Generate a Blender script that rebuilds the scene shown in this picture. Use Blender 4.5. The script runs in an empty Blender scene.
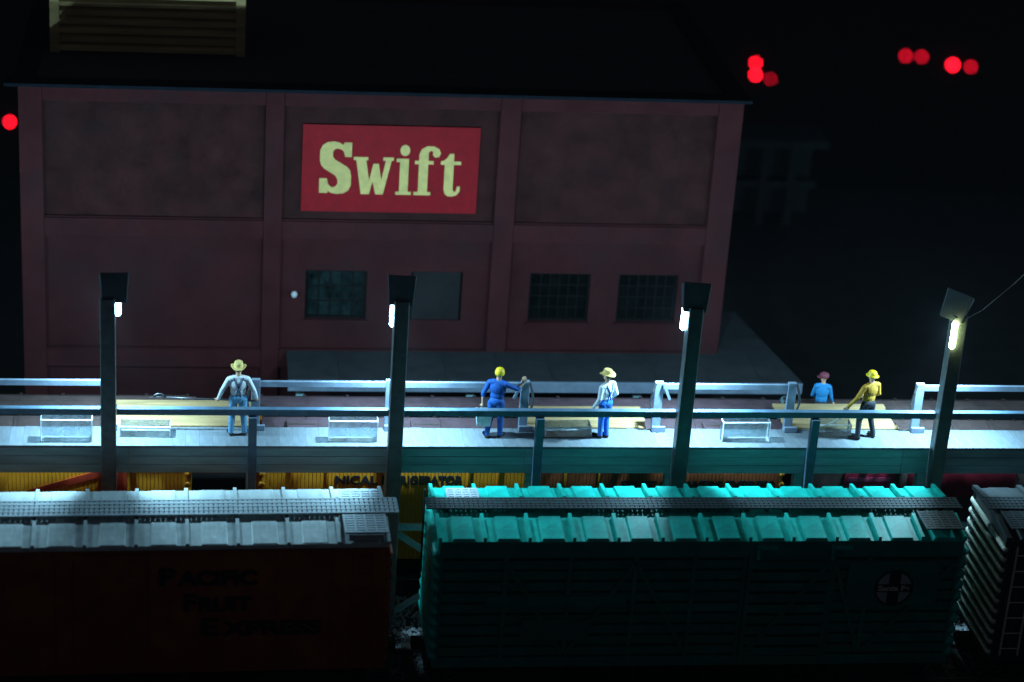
import bpy, bmesh, math, random
import numpy as np
from mathutils import Vector, Matrix
from mathutils.bvhtree import BVHTree

random.seed(7)
SC = bpy.context.scene
COL = SC.collection
R = math.radians

# ------------------------------------------------------------------ camera
cam = bpy.data.cameras.new('camera')
cam.sensor_width = 36.0
cam.lens = 79.8
cam.clip_start = 0.5
cam.clip_end = 1000
cam.dof.use_dof = True
cam.dof.focus_distance = 52.3
cam.dof.aperture_fstop = 0.175
cam_o = bpy.data.objects.new('camera', cam)
COL.objects.link(cam_o)
rx = Vector((0.99049963, -0.12158171, 0.06425242))
dn = Vector((0.00930784, -0.40689183, -0.91342893))
fw = Vector((0.13720003, 0.90534906, -0.40189454))
M3 = Matrix((rx, -dn, -fw)).transposed()
cam_o.matrix_world = Matrix.Translation((-7.15636, -46.1181, 23.05373)) @ M3.to_4x4()
SC.camera = cam_o

# ------------------------------------------------------------------ world (a dark room), exposure
w = bpy.data.worlds.new('World'); SC.world = w; w.use_nodes = True
bg = w.node_tree.nodes['Background']
bg.inputs['Color'].default_value = (0.62, 0.74, 1.0, 1)
bg.inputs['Strength'].default_value = 0.022
SC.view_settings.view_transform = 'Standard'
SC.view_settings.look = 'None'
SC.view_settings.exposure = 0.0
SC.view_settings.gamma = 1.0
SC.cycles.use_denoising = True
SC.cycles.sample_clamp_indirect = 4.0
SC.cycles.max_bounces = 8
SC.cycles.transparent_max_bounces = 16

LAMP_W = 850.0      # bare LED, all round below the hood
LAMP_DOWN = 3300.0   # its stronger downward lobe
LAMP_COL = (0.40, 0.77, 1.0)

# ------------------------------------------------------------------ materials
MATS = {}
def mat(name, col, rough=0.6, metal=0.0, var=0.25, scale=3.0, bump=0.0, bscale=40.0, stretch=None,
        emit=None, estr=0.0, spec=0.4, coords='Object', dirt=None, dirt_amt=0.0, coat=0.0):
    if name in MATS: return MATS[name]
    m = bpy.data.materials.new(name); m.use_nodes = True
    nt = m.node_tree; b = nt.nodes['Principled BSDF']
    b.inputs['Roughness'].default_value = rough
    b.inputs['Metallic'].default_value = metal
    b.inputs['Specular IOR Level'].default_value = spec
    b.inputs['Coat Weight'].default_value = coat
    tc = nt.nodes.new('ShaderNodeTexCoord'); mp = nt.nodes.new('ShaderNodeMapping')
    nt.links.new(tc.outputs[coords], mp.inputs['Vector'])
    if stretch: mp.inputs['Scale'].default_value = stretch
    n = nt.nodes.new('ShaderNodeTexNoise'); n.inputs['Scale'].default_value = scale
    n.inputs['Detail'].default_value = 6; n.inputs['Roughness'].default_value = 0.65
    nt.links.new(mp.outputs[0], n.inputs['Vector'])
    r = nt.nodes.new('ShaderNodeValToRGB')
    lo = [max(0, c*(1-var)) for c in col]; hi = [min(1, c*(1+var)) for c in col]
    r.color_ramp.elements[0].position = 0.3; r.color_ramp.elements[1].position = 0.7
    r.color_ramp.elements[0].color = (*lo, 1); r.color_ramp.elements[1].color = (*hi, 1)
    nt.links.new(n.outputs['Fac'], r.inputs['Fac'])
    # a slightly different tone for every piece
    oi = nt.nodes.new('ShaderNodeObjectInfo')
    hsv = nt.nodes.new('ShaderNodeHueSaturation')
    mr = nt.nodes.new('ShaderNodeMapRange'); mr.inputs['To Min'].default_value = 0.90; mr.inputs['To Max'].default_value = 1.10
    nt.links.new(oi.outputs['Random'], mr.inputs['Value']); nt.links.new(mr.outputs[0], hsv.inputs['Value'])
    nt.links.new(r.outputs['Color'], hsv.inputs['Color'])
    out = hsv.outputs['Color']
    if dirt:
        n2 = nt.nodes.new('ShaderNodeTexNoise'); n2.inputs['Scale'].default_value = scale*0.55
        n2.inputs['Detail'].default_value = 9; n2.inputs['Roughness'].default_value = 0.75
        nt.links.new(mp.outputs[0], n2.inputs['Vector'])
        r2 = nt.nodes.new('ShaderNodeValToRGB'); r2.color_ramp.elements[0].position = 0.48; r2.color_ramp.elements[1].position = 0.72
        nt.links.new(n2.outputs['Fac'], r2.inputs['Fac'])
        mu = nt.nodes.new('ShaderNodeMath'); mu.operation = 'MULTIPLY'; mu.inputs[1].default_value = dirt_amt
        nt.links.new(r2.outputs['Color'], mu.inputs[0])
        mx = nt.nodes.new('ShaderNodeMix'); mx.data_type = 'RGBA'
        nt.links.new(mu.outputs[0], mx.inputs['Factor']); nt.links.new(out, mx.inputs['A']); mx.inputs['B'].default_value = (*dirt, 1)
        out = mx.outputs['Result']
    nt.links.new(out, b.inputs['Base Color'])
    if bump:
        n3 = nt.nodes.new('ShaderNodeTexNoise'); n3.inputs['Scale'].default_value = bscale; n3.inputs['Detail'].default_value = 4
        nt.links.new(mp.outputs[0], n3.inputs['Vector'])
        bp = nt.nodes.new('ShaderNodeBump'); bp.inputs['Strength'].default_value = bump; bp.inputs['Distance'].default_value = 0.02
        nt.links.new(n3.outputs['Fac'], bp.inputs['Height']); nt.links.new(bp.outputs[0], b.inputs['Normal'])
    if emit:
        b.inputs['Emission Color'].default_value = (*emit, 1); b.inputs['Emission Strength'].default_value = estr
    MATS[name] = m
    return m

def board_mat(name, col, pitch, axis='X', **k):
    """paint over narrow vertical boards: the fine joints are relief in the material"""
    m = mat(name, col, **k); nt = m.node_tree; b = nt.nodes['Principled BSDF']
    tc = nt.nodes.new('ShaderNodeTexCoord'); wv = nt.nodes.new('ShaderNodeTexWave')
    wv.bands_direction = axis; wv.inputs['Scale'].default_value = 0.314/pitch
    wv.inputs['Distortion'].default_value = 0
    nt.links.new(tc.outputs['Object'], wv.inputs['Vector'])
    rp = nt.nodes.new('ShaderNodeValToRGB'); rp.color_ramp.elements[0].position = 0.0; rp.color_ramp.elements[1].position = 0.25
    nt.links.new(wv.outputs['Fac'], rp.inputs['Fac'])
    bp = nt.nodes.new('ShaderNodeBump'); bp.inputs['Strength'].default_value = 0.8; bp.inputs['Distance'].default_value = 0.03
    nt.links.new(rp.outputs['Color'], bp.inputs['Height']); nt.links.new(bp.outputs[0], b.inputs['Normal'])
    return m

def ice_mat():
    m = bpy.data.materials.new('clear_block'); m.use_nodes = True; nt = m.node_tree
    for n in list(nt.nodes):
        if n.type == 'BSDF_PRINCIPLED': nt.nodes.remove(n)
    out = [n for n in nt.nodes if n.type == 'OUTPUT_MATERIAL'][0]
    tr = nt.nodes.new('ShaderNodeBsdfTransparent'); tr.inputs[0].default_value = (0.80, 0.87, 0.90, 1)
    gl = nt.nodes.new('ShaderNodeBsdfGlossy'); gl.inputs['Roughness'].default_value = 0.08
    df = nt.nodes.new('ShaderNodeBsdfTranslucent'); df.inputs[0].default_value = (0.75, 0.82, 0.85, 1)
    fr = nt.nodes.new('ShaderNodeFresnel'); fr.inputs[0].default_value = 1.45
    tc = nt.nodes.new('ShaderNodeTexCoord'); nz = nt.nodes.new('ShaderNodeTexNoise'); nz.inputs['Scale'].default_value = 3.5; nz.inputs['Detail'].default_value = 7
    nt.links.new(tc.outputs['Object'], nz.inputs['Vector'])
    mr = nt.nodes.new('ShaderNodeMapRange'); mr.inputs['From Min'].default_value = 0.4; mr.inputs['From Max'].default_value = 0.75
    mr.inputs['To Min'].default_value = 0.22; mr.inputs['To Max'].default_value = 0.55
    nt.links.new(nz.outputs['Fac'], mr.inputs['Value'])
    m1 = nt.nodes.new('ShaderNodeMixShader'); m2 = nt.nodes.new('ShaderNodeMixShader')
    nt.links.new(mr.outputs[0], m1.inputs[0]); nt.links.new(tr.outputs[0], m1.inputs[1]); nt.links.new(df.outputs[0], m1.inputs[2])
    nt.links.new(fr.outputs[0], m2.inputs[0]); nt.links.new(m1.outputs[0], m2.inputs[1]); nt.links.new(gl.outputs[0], m2.inputs[2])
    nt.links.new(m2.outputs[0], out.inputs['Surface'])
    return m

M_maroon   = mat('maroon_wall_paint', (0.062, 0.0148, 0.0160), spec=0.05, rough=0.7, var=0.22, scale=0.9, bump=0.35, bscale=60, dirt=(0.034, 0.019, 0.019), dirt_amt=0.75)
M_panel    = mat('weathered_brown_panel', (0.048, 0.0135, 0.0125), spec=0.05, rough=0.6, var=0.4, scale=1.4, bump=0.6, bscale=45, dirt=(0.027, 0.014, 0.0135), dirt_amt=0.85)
M_cap      = mat('blue_grey_flashing', (0.010, 0.014, 0.020), spec=0.05, rough=0.9, var=0.3)
M_roofing  = mat('dark_roofing', (0.026, 0.028, 0.032), rough=0.85, var=0.35, scale=2.2, bump=0.5, bscale=70, dirt=(0.048, 0.05, 0.052), dirt_amt=0.5)
M_fascia   = mat('pale_grey_fascia', (0.21, 0.26, 0.34), rough=0.6, var=0.2)
M_signred  = mat('sign_red', (0.31, 0.008, 0.013), spec=0.12, rough=0.6, var=0.14, scale=6, dirt=(0.19, 0.012, 0.017), dirt_amt=0.6)
M_signyel  = mat('sign_yellow', (0.80, 0.56, 0.18), rough=0.6, var=0.14, scale=5)
M_black    = mat('black_paint', (0.012, 0.012, 0.013), rough=0.6, var=0.3)
M_glass    = mat('dark_window_glass', (0.003, 0.004, 0.004), rough=0.25, var=0.6, scale=1.5, spec=0.08)
M_glassg   = mat('greenish_window_glass', (0.010, 0.020, 0.019), rough=0.25, var=0.95, scale=2.6, spec=0.15)
M_mullion  = mat('window_bar_paint', (0.007, 0.006, 0.006), spec=0.1, rough=0.6, var=0.2)
M_shutter  = mat('grey_shutter', (0.019, 0.017, 0.017), spec=0.1, rough=0.7, var=0.25, scale=2)
M_timber   = mat('blue_grey_timber', (0.27, 0.45, 0.47), rough=0.62, var=0.28, scale=2.0, bump=0.4, bscale=25, stretch=(0.35, 2.5, 2.5), dirt=(0.20, 0.30, 0.33), dirt_amt=0.5)
M_rail     = mat('navy_grey_rail_paint', (0.085, 0.15, 0.22), rough=0.5, var=0.25, scale=3, bump=0.3, bscale=30, dirt=(0.16, 0.22, 0.27), dirt_amt=0.5)
M_deck     = mat('pale_deck_boards', (0.17, 0.195, 0.22), rough=0.7, var=0.3, scale=3.0, bump=0.4, bscale=30, stretch=(2.5, 0.5, 1), dirt=(0.10, 0.115, 0.13), dirt_amt=0.7)
M_tan      = mat('bare_tan_wood', (0.40, 0.255, 0.12), rough=0.65, var=0.25, scale=2.2, bump=0.3, bscale=20, stretch=(0.4, 4, 4), dirt=(0.25, 0.155, 0.075), dirt_amt=0.5)
M_pole     = mat('dark_lamp_post', (0.11, 0.13, 0.135), rough=0.45, var=0.3, scale=4, bump=0.3, bscale=30)
M_hood     = mat('dark_hood', (0.040, 0.048, 0.058), rough=0.5, var=0.3)
M_led      = mat('white_led', (0.9, 0.95, 1.0), emit=(0.34, 0.72, 1.0), estr=55.0, var=0.02)
M_ledy     = mat('warm_led', (0.95, 1.0, 0.8), emit=(0.85, 1.0, 0.45), estr=40.0, var=0.02)
M_red2     = mat('red_indicator_dim', (0.6, 0.01, 0.02), emit=(1.0, 0.006, 0.03), estr=9.0, var=0.02)
M_red      = mat('red_indicator', (0.6, 0.01, 0.02), emit=(1.0, 0.006, 0.02), estr=26.0, var=0.02)
M_ground   = mat('layout_ground', (0.018, 0.017, 0.016), rough=0.95, var=0.5, scale=1.3, bump=0.8, bscale=14)
M_stone    = mat('ballast_stone', (0.22, 0.23, 0.24), rough=0.75, var=0.5, scale=9)
M_wallback = mat('dark_room_wall', (0.010, 0.010, 0.012), rough=0.9, var=0.2)
M_steel    = mat('rail_steel', (0.22, 0.20, 0.19), rough=0.4, metal=0.8, var=0.2)
M_tie      = mat('dark_tie', (0.045, 0.035, 0.03), rough=0.9, var=0.35)
M_under    = mat('underframe_black', (0.02, 0.018, 0.017), rough=0.7, var=0.3)
M_silver   = mat('aluminium_roof', (0.47, 0.52, 0.52), spec=0.25, rough=0.5, metal=0.1, var=0.16, scale=2.5, bump=0.12, bscale=16, stretch=(1, 0.45, 1), dirt=(0.17, 0.20, 0.20), dirt_amt=0.8)
M_grating  = mat('galvanised_grating', (0.42, 0.47, 0.50), rough=0.5, metal=0.3, var=0.15)
M_orange   = mat('dark_orange_car_side', (0.30, 0.070, 0.020), rough=0.6, var=0.22, scale=1.5, dirt=(0.13, 0.035, 0.015), dirt_amt=0.6)
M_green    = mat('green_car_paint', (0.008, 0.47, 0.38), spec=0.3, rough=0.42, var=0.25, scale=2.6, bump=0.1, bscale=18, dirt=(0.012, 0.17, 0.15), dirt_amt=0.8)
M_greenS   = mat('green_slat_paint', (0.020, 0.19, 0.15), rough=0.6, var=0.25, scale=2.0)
M_gratdk   = mat('dark_grating', (0.055, 0.065, 0.07), rough=0.5, metal=0.3, var=0.2)
M_yellow   = board_mat('yellow_reefer_boards', (0.62, 0.235, 0.008), 0.09, rough=0.55, var=0.15, scale=1.6)
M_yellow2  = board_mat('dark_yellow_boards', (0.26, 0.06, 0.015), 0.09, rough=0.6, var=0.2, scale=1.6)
M_redstr   = mat('red_stripe_paint', (0.42, 0.04, 0.015), rough=0.5, var=0.15)
M_redpan   = mat('red_poster', (0.45, 0.02, 0.06), rough=0.5, var=0.25, scale=3)
M_whitel   = mat('white_lettering', (0.70, 0.66, 0.68), rough=0.5, var=0.15)
M_mauve    = mat('mauve_roof_paint', (0.085, 0.046, 0.055), rough=0.7, var=0.3, scale=3, bump=0.4, bscale=30, dirt=(0.03, 0.02, 0.022), dirt_amt=0.6)
M_brown    = mat('dark_brown_roof', (0.06, 0.035, 0.032), rough=0.7, var=0.35)
M_darkcar  = mat('dark_grey_car_paint', (0.055, 0.060, 0.062), rough=0.38, var=0.3, scale=2, metal=0.2)
M_ribcar   = mat('gloss_lit_rib_paint', (0.72, 0.72, 0.60), rough=0.35, var=0.3, scale=5, metal=0.1)  # pale base colour paints in the lamp gloss on the ribs
M_emblem   = mat('emblem_pale', (0.32, 0.36, 0.36), rough=0.6, var=0.12)
M_emred    = mat('emblem_text_red', (0.60, 0.50, 0.48), rough=0.6, var=0.1)
M_shirtw   = mat('white_shirt', (0.66, 0.68, 0.70), rough=0.8, var=0.1, scale=8, bump=0.5, bscale=14)
M_jean     = mat('denim_blue', (0.10, 0.26, 0.42), rough=0.8, var=0.3, scale=8, bump=0.5, bscale=14)
M_jeanb    = mat('bright_blue_overalls', (0.015, 0.14, 0.55), rough=0.75, var=0.25, scale=8, bump=0.5, bscale=14)
M_shirtb   = mat('blue_work_shirt', (0.012, 0.11, 0.45), rough=0.75, var=0.3, scale=7, bump=0.6, bscale=14)
M_gold     = mat('mustard_shirt', (0.50, 0.26, 0.025), rough=0.75, var=0.25, scale=7, bump=0.6, bscale=14)
M_dark     = mat('dark_trousers', (0.018, 0.022, 0.030), rough=0.8, var=0.2)
M_shoe     = mat('dark_shoes', (0.015, 0.013, 0.013), rough=0.6, var=0.2)
M_skin     = mat('painted_skin', (0.56, 0.33, 0.22), rough=0.65, var=0.1)
M_hair     = mat('brown_hair', (0.06, 0.035, 0.02), rough=0.8, var=0.2)
M_straw    = mat('straw_hat', (0.70, 0.50, 0.17), rough=0.75, var=0.15, scale=20, bump=0.3, bscale=80)
M_hard     = mat('yellow_hard_hat', (0.80, 0.54, 0.02), rough=0.4, var=0.06)
M_maroonc  = mat('maroon_cap', (0.20, 0.04, 0.06), rough=0.7, var=0.15)
M_strap    = mat('navy_suspenders', (0.03, 0.07, 0.15), rough=0.7, var=0.1)
M_tool     = mat('iron_tool', (0.10, 0.10, 0.11), rough=0.4, metal=0.6, var=0.2)
M_hose     = mat('pale_tongs', (0.45, 0.48, 0.50), rough=0.4, metal=0.3, var=0.1)
M_pail     = mat('galvanised_pail', (0.50, 0.56, 0.58), rough=0.5, metal=0.3, var=0.3, scale=8)
M_olive    = mat('olive_louvre_wood', (0.66, 0.44, 0.18), rough=0.75, var=0.3, scale=1.8, stretch=(0.4, 3, 3))
M_greybld  = mat('grey_shed_wall', (0.028, 0.030, 0.030), rough=0.8, var=0.25)
M_frost    = mat('frosted_edge', (0.80, 0.84, 0.86), rough=0.5, var=0.1)
M_ice      = ice_mat()
M_slatrust = mat('rope', (0.36, 0.42, 0.46), rough=0.8, var=0.2)

# ------------------------------------------------------------------ mesh helpers
class MB:
    def __init__(s): s.v = []; s.f = []
    def add(s, vs, fs):
        o = len(s.v); s.v += [tuple(p) for p in vs]; s.f += [tuple(i+o for i in q) for q in fs]; return s
    def box(s, x0, x1, y0, y1, z0, z1):
        return s.add([(x0,y0,z0),(x1,y0,z0),(x1,y1,z0),(x0,y1,z0),(x0,y0,z1),(x1,y0,z1),(x1,y1,z1),(x0,y1,z1)],
              [(0,3,2,1),(4,5,6,7),(0,1,5,4),(1,2,6,5),(2,3,7,6),(3,0,4,7)])
    def bar(s, a, b, wd, ht, up=(0,0,1)):
        """square bar from a to b"""
        a = Vector(a); b = Vector(b); d = (b-a).normalized(); u = Vector(up)
        if abs(d.dot(u)) > 0.98: u = Vector((0,1,0))
        sd = d.cross(u).normalized(); u = sd.cross(d).normalized()
        vs = []
        for p in (a, b):
            for i, j in ((-1,-1),(1,-1),(1,1),(-1,1)): vs.append(p + sd*(i*wd/2) + u*(j*ht/2))
        return s.add(vs, [(0,1,2,3),(7,6,5,4),(0,4,5,1),(1,5,6,2),(2,6,7,3),(3,7,4,0)])
    def tube(s, pts, r, n=8, caps=True):
        pts = [Vector(p) for p in pts]; rs = r if isinstance(r, (list, tuple)) else [r]*len(pts)
        vs = []; fs = []
        for k, p in enumerate(pts):
            d = (pts[min(k+1, len(pts)-1)] - pts[max(k-1, 0)]).normalized()
            u = Vector((0,0,1)) if abs(d.z) < 0.9 else Vector((0,1,0))
            a = d.cross(u).normalized(); c = a.cross(d).normalized()
            for i in range(n):
                t = 2*math.pi*i/n; vs.append(p + a*(rs[k]*math.cos(t)) + c*(rs[k]*math.sin(t)))
        for k in range(len(pts)-1):
            for i in range(n):
                j = (i+1) % n; fs.append((k*n+i, k*n+j, (k+1)*n+j, (k+1)*n+i))
        if caps:
            fs.append(tuple(range(n))[::-1]); fs.append(tuple(range((len(pts)-1)*n, len(pts)*n)))
        return s.add(vs, fs)
    def lathe(s, prof, c=(0,0,0), n=24, sx=1.0, sy=1.0, wave=None):
        vs = []; fs = []
        for k, (r, z) in enumerate(prof):
            for i in range(n):
                t = 2*math.pi*i/n; zz = z + (wave(t, r) if wave else 0)
                vs.append((c[0]+r*math.cos(t)*sx, c[1]+r*math.sin(t)*sy, c[2]+zz))
        for k in range(len(prof)-1):
            for i in range(n):
                j = (i+1) % n; fs.append((k*n+i, k*n+j, (k+1)*n+j, (k+1)*n+i))
        return s.add(vs, fs)
    def prism_y(s, poly, y0, y1):
        """polygon in x,z pushed along y"""
        n = len(poly); vs = [(x, y0, z) for x, z in poly] + [(x, y1, z) for x, z in poly]
        return s.add(vs, [tuple(range(n)), tuple(range(n, 2*n))[::-1]] + [(i, i+n, (i+1) % n+n, (i+1) % n) for i in range(n)])
    def prism_z(s, poly, z0, z1):
        n = len(poly); vs = [(x, y, z0) for x, y in poly] + [(x, y, z1) for x, y in poly]
        return s.add(vs, [tuple(range(n))[::-1], tuple(range(n, 2*n))] + [(i, (i+1) % n, (i+1) % n+n, i+n) for i in range(n)])
    def prism_x(s, poly, x0, x1):
        n = len(poly); vs = [(x0, y, z) for y, z in poly] + [(x1, y, z) for y, z in poly]
        return s.add(vs, [tuple(range(n)), tuple(range(n, 2*n))[::-1]] + [(i, i+n, (i+1) % n+n, (i+1) % n) for i in range(n)])
    def mesh(s, name, m, smooth=False):
        me = bpy.data.meshes.new(name); me.from_pydata(s.v, [], s.f); me.update()
        bm = bmesh.new(); bm.from_mesh(me); bmesh.ops.recalc_face_normals(bm, faces=bm.faces); bm.to_mesh(me); bm.free()
        for mm in (m if isinstance(m, (list, tuple)) else [m]):
            if mm: me.materials.append(mm)
        if smooth:
            for p in me.polygons: p.use_smooth = True
        return me
    def build(s, name, m, parent=None, smooth=False, bevel=0.0, loc=None):
        return link(name, s.mesh(name, m, smooth), parent, bevel, loc)

def link(name, me, parent=None, bevel=0.0, loc=None):
    o = bpy.data.objects.new(name, me); COL.objects.link(o)
    if loc: o.location = loc
    if parent:
        o.parent = parent
        if parent.get('_world'): o.matrix_parent_inverse = Matrix.Translation(-parent.location)
    if bevel:
        b = o.modifiers.new('bevel', 'BEVEL'); b.width = bevel; b.segments = 2; b.limit_method = 'ANGLE'
    return o

def tag(o, label, cat, group=None, kind=None):
    if label: o['label'] = label
    if cat: o['category'] = cat
    if group: o['group'] = group
    if kind: o['kind'] = kind
    return o

def thing(name, label, cat, loc=(0,0,0), rz=0.0, group=None, world=False):
    """an Empty at the thing's base; world=True: its parts are given in place coordinates"""
    o = bpy.data.objects.new(name, None); COL.objects.link(o); o.empty_display_size = 0.2
    o.location = loc; o.rotation_euler = (0, 0, rz)
    if world: o['_world'] = 1
    return tag(o, label, cat, group)

def structure(name, mb, m):
    return tag(mb.build(name, m), None, None, None, 'structure')

def text_mesh(txt, size, m, embolden=0.0, extrude=0.006, sx=1.0):
    cu = bpy.data.curves.new('t', 'FONT'); cu.body = txt; cu.size = size; cu.offset = embolden; cu.extrude = extrude
    o = bpy.data.objects.new('t', cu); COL.objects.link(o)
    dg = bpy.context.evaluated_depsgraph_get(); dg.update()
    me = bpy.data.meshes.new_from_object(o.evaluated_get(dg)); bpy.data.objects.remove(o)
    me.transform(Matrix.Rotation(R(90), 4, 'X') @ Matrix.Diagonal((sx, 1, 1, 1)))
    me.materials.clear(); me.materials.append(m)
    return me
def width(me): xs = [v.co.x for v in me.vertices]; return max(xs)-min(xs), min(xs)

def lettering(txt, x0, x1, z, size, y, m, parent, embolden=0.01, name='lettering'):
    """text standing on the x-z plane, fitted between x0 and x1"""
    me = text_mesh(txt, size, m, embolden); wd, mn = width(me)
    k = (x1-x0)/wd
    me.transform(Matrix.Translation((x0, y, z)) @ Matrix.Diagonal((k, 1, 1, 1)) @ Matrix.Translation((-mn, 0, 0)))
    return link(name, me, parent)

# ------------------------------------------------------------------ the setting
GZ = -4.55                    # ground
RAILZ = -4.35                 # rail head
g = MB(); g.box(-70, 90, -14, 30, GZ-0.5, GZ)
structure('ground', g, M_ground)
g = MB(); g.box(-160, 260, 150, 151, -110, 60)
structure('wall_back', g, M_wallback)

def track(label, yc, x0, x1, pitch):
    t = thing('railway_track', label, 'track', ((x0+x1)/2, yc, GZ), world=True)
    n = int((x1-x0)/pitch)
    me = MB().box(-0.11, 0.11, -1.25, 1.25, 0, 0.10).mesh('sleeper', M_tie)
    for i in range(n):
        link('sleeper', me, t, loc=(x0+pitch*(i+0.5), yc, GZ+0.004))
    for sgn in (-1, 1):
        y = yc + sgn*0.75
        m = MB(); m.box(x0, x1, y-0.06, y+0.06, GZ+0.104, GZ+0.125); m.box(x0, x1, y-0.016, y+0.016, GZ+0.125, RAILZ-0.03); m.box(x0, x1, y-0.036, y+0.036, RAILZ-0.03, RAILZ)
        m.build('rail', M_steel, t)
    return t
track('railway track beneath the near row of freight cars', -2.5, -15.5, 23, 0.56)
track('railway track hidden behind the platform under the yellow car', 2.3, -20, 19, 0.6)

def ballast(x0, x1, y0, y1, n):
    m = MB()
    for _ in range(n):
        x = random.uniform(x0, x1); y = random.uniform(y0, y1); s = random.uniform(0.025, 0.06); a = random.uniform(0, 6.3)
        vs = []
        for k in range(5):
            t = a + k*1.2566; vs.append((x+s*math.cos(t)*random.uniform(.7, 1.2), y+s*math.sin(t)*random.uniform(.7, 1.2), GZ+s*random.uniform(.1, .5)))
        vs.append((x, y, GZ+s*random.uniform(.9, 1.5)))
        m.add(vs, [(k, (k+1) % 5, 5) for k in range(5)])
    return m
bl = MB()
for r_ in ((-4.6, -0.6, -4.4, 0.9, 3600), (8.9, 13.2, -4.4, 0.9, 3600)):
    q = ballast(*r_); bl.add(q.v, q.f)
tag(bl.build('ballast', M_stone), 'pale crushed stone ballast between the freight cars', 'ballast', kind='stuff')

# ------------------------------------------------------------------ packing house
YW = 7.2
BX0, BX1, BZ1 = -11.5, 6.4, 6.0
bld = thing('packing_house', 'large maroon flat-roofed packing house with red sign behind the platform', 'building', (-2.5, YW, GZ), world=True)
wins = [(-4.46, -2.89), (-1.77, -0.44), (1.30, 2.88), (3.62, 5.19)]
WZ0, WZ1 = -0.11, 1.24
rec = YW + 0.13
m = MB()
m.box(BX0+0.002, BX1-0.002, rec, rec+0.35, WZ1, 2.36)
m.box(BX0+0.002, BX1-0.002, rec, rec+0.35, GZ, WZ0)
xs = [BX0+0.002] + [e for wn in wins for e in wn] + [BX1-0.002]
for i in range(0, len(xs), 2): m.box(xs[i], xs[i+1], rec, rec+0.35, WZ0, WZ1)
m.build('wall', M_maroon, bld)
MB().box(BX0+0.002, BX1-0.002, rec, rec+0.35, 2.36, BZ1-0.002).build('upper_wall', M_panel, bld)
MB().box(BX0+0.002, BX0+0.35, rec+0.35, 16.0, GZ, BZ1-0.002).build('side_wall', M_maroon, bld)
MB().box(BX1-0.35, BX1-0.002, rec+0.35, 16.0, GZ, BZ1-0.002).build('side_wall', M_maroon, bld)
MB().box(BX0+0.35, BX1-0.35, 15.65, 16.0, GZ, BZ1-0.002).build('rear_wall', M_maroon, bld)
MB().box(BX0+0.35, BX1-0.35, rec+0.35, 15.65, BZ1-0.12, BZ1-0.02).build('roof', M_roofing, bld)
m = MB(); m.box(BX0-0.32, BX1+0.16, YW-0.16, YW+0.42, BZ1, BZ1+0.09); m.box(BX0-0.12, BX0+0.4, YW+0.42, 16.1, BZ1, BZ1+0.09); m.box(BX1-0.4, BX1+0.12, YW+0.42, 16.1, BZ1, BZ1+0.09)
m.build('parapet_cap', M_cap, bld, bevel=0.01)
# pilasters and bands stand proud of the recessed panels
pils = [(BX0, -10.94), (-5.55, -5.10), (0.25, 0.76), (5.76, BX1)]
for i, (a, b) in enumerate(pils):
    MB().box(a, b, YW, rec-0.001, GZ, BZ1).build('pilaster', M_maroon, bld, bevel=0.015)
for z0, z1 in ((5.62, 6.0), (2.12, 2.60), (-1.44, -0.93)):
    for i in range(3):
        MB().box(pils[i][1]+0.004, pils[i+1][0]-0.004, YW+0.012, rec-0.001, z0, z1-0.003).build('band', M_maroon, bld, bevel=0.012)
# plain sill strips under the panels
for i in range(3):
    MB().box(pils[i][1]+0.01, pils[i+1][0]-0.01, YW+0.05, rec-0.001, 2.604, 2.64).build('ledge', M_maroon, bld)
    MB().box(pils[i][1]+0.01, pils[i+1][0]-0.01, YW-0.03, rec-0.001, -0.93, -0.895).build('ledge', M_maroon, bld, bevel=0.008)
def window(x0, x1, nx, nz, pane_m, blind=False):
    f = MB(); d = 0.06; y0, y1 = rec+0.10, rec+0.16
    f.box(x0, x1, y0, y1, WZ0, WZ0+d); f.box(x0, x1, y0, y1, WZ1-d, WZ1); f.box(x0, x0+d, y0, y1, WZ0+d, WZ1-d); f.box(x1-d, x1, y0, y1, WZ0+d, WZ1-d)
    win = f.build('window', M_mullion, bld)
    if blind:
        MB().box(x0+d, x1-d, rec+0.03, rec+0.06, WZ0+0.02, WZ1-0.02).build('shutter', M_shutter, win)
        return
    if nx:
        for i in range(1, nx):
            x = x0+d+(x1-x0-2*d)*i/nx; MB().box(x-0.018, x+0.018, y0+0.012, y1-0.004, WZ0+d, WZ1-d).build('glazing_bar', M_mullion, win)
        for k in range(1, nz):
            z = WZ0+d+(WZ1-WZ0-2*d)*k/nz; MB().box(x0+d, x1-d, y0+0.008, y1-0.008, z-0.018, z+0.018).build('glazing_bar', M_mullion, win)
        for i in range(nx):
            for k in range(nz):
                w0 = (x1-x0-2*d)/nx; h0 = (WZ1-WZ0-2*d)/nz
                t = random.uniform(-0.006, 0.006)
                xa, xb = x0+d+w0*i+0.018, x0+d+w0*(i+1)-0.018; za, zb = WZ0+d+h0*k+0.018, WZ0+d+h0*(k+1)-0.018
                MB().add([(xa, y0+0.03+t, za), (xb, y0+0.03-t, za), (xb, y0+0.034-t, zb), (xa, y0+0.034+t, zb), (xa, y0+0.045, za), (xb, y0+0.045, za), (xb, y0+0.045, zb), (xa, y0+0.045, zb)],
                   [(0,1,2,3),(7,6,5,4),(0,4,5,1),(1,5,6,2),(2,6,7,3),(3,7,4,0)]).build('pane', pane_m, win)
    MB().box(x0-0.02, x1+0.02, y1+0.02, rec+0.34, WZ0-0.02, WZ1+0.02).build('backing', M_black, win)
    MB().box(x0-0.04, x1+0.04, YW+0.06, rec-0.001, WZ0-0.05, WZ0-0.004).build('sill', M_maroon, win)
window(*wins[0], 5, 3, M_glassg)
window(*wins[1], 0, 0, None, True)
window(*wins[2], 6, 4, M_glass)
window(*wins[3], 6, 4, M_glass)
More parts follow.
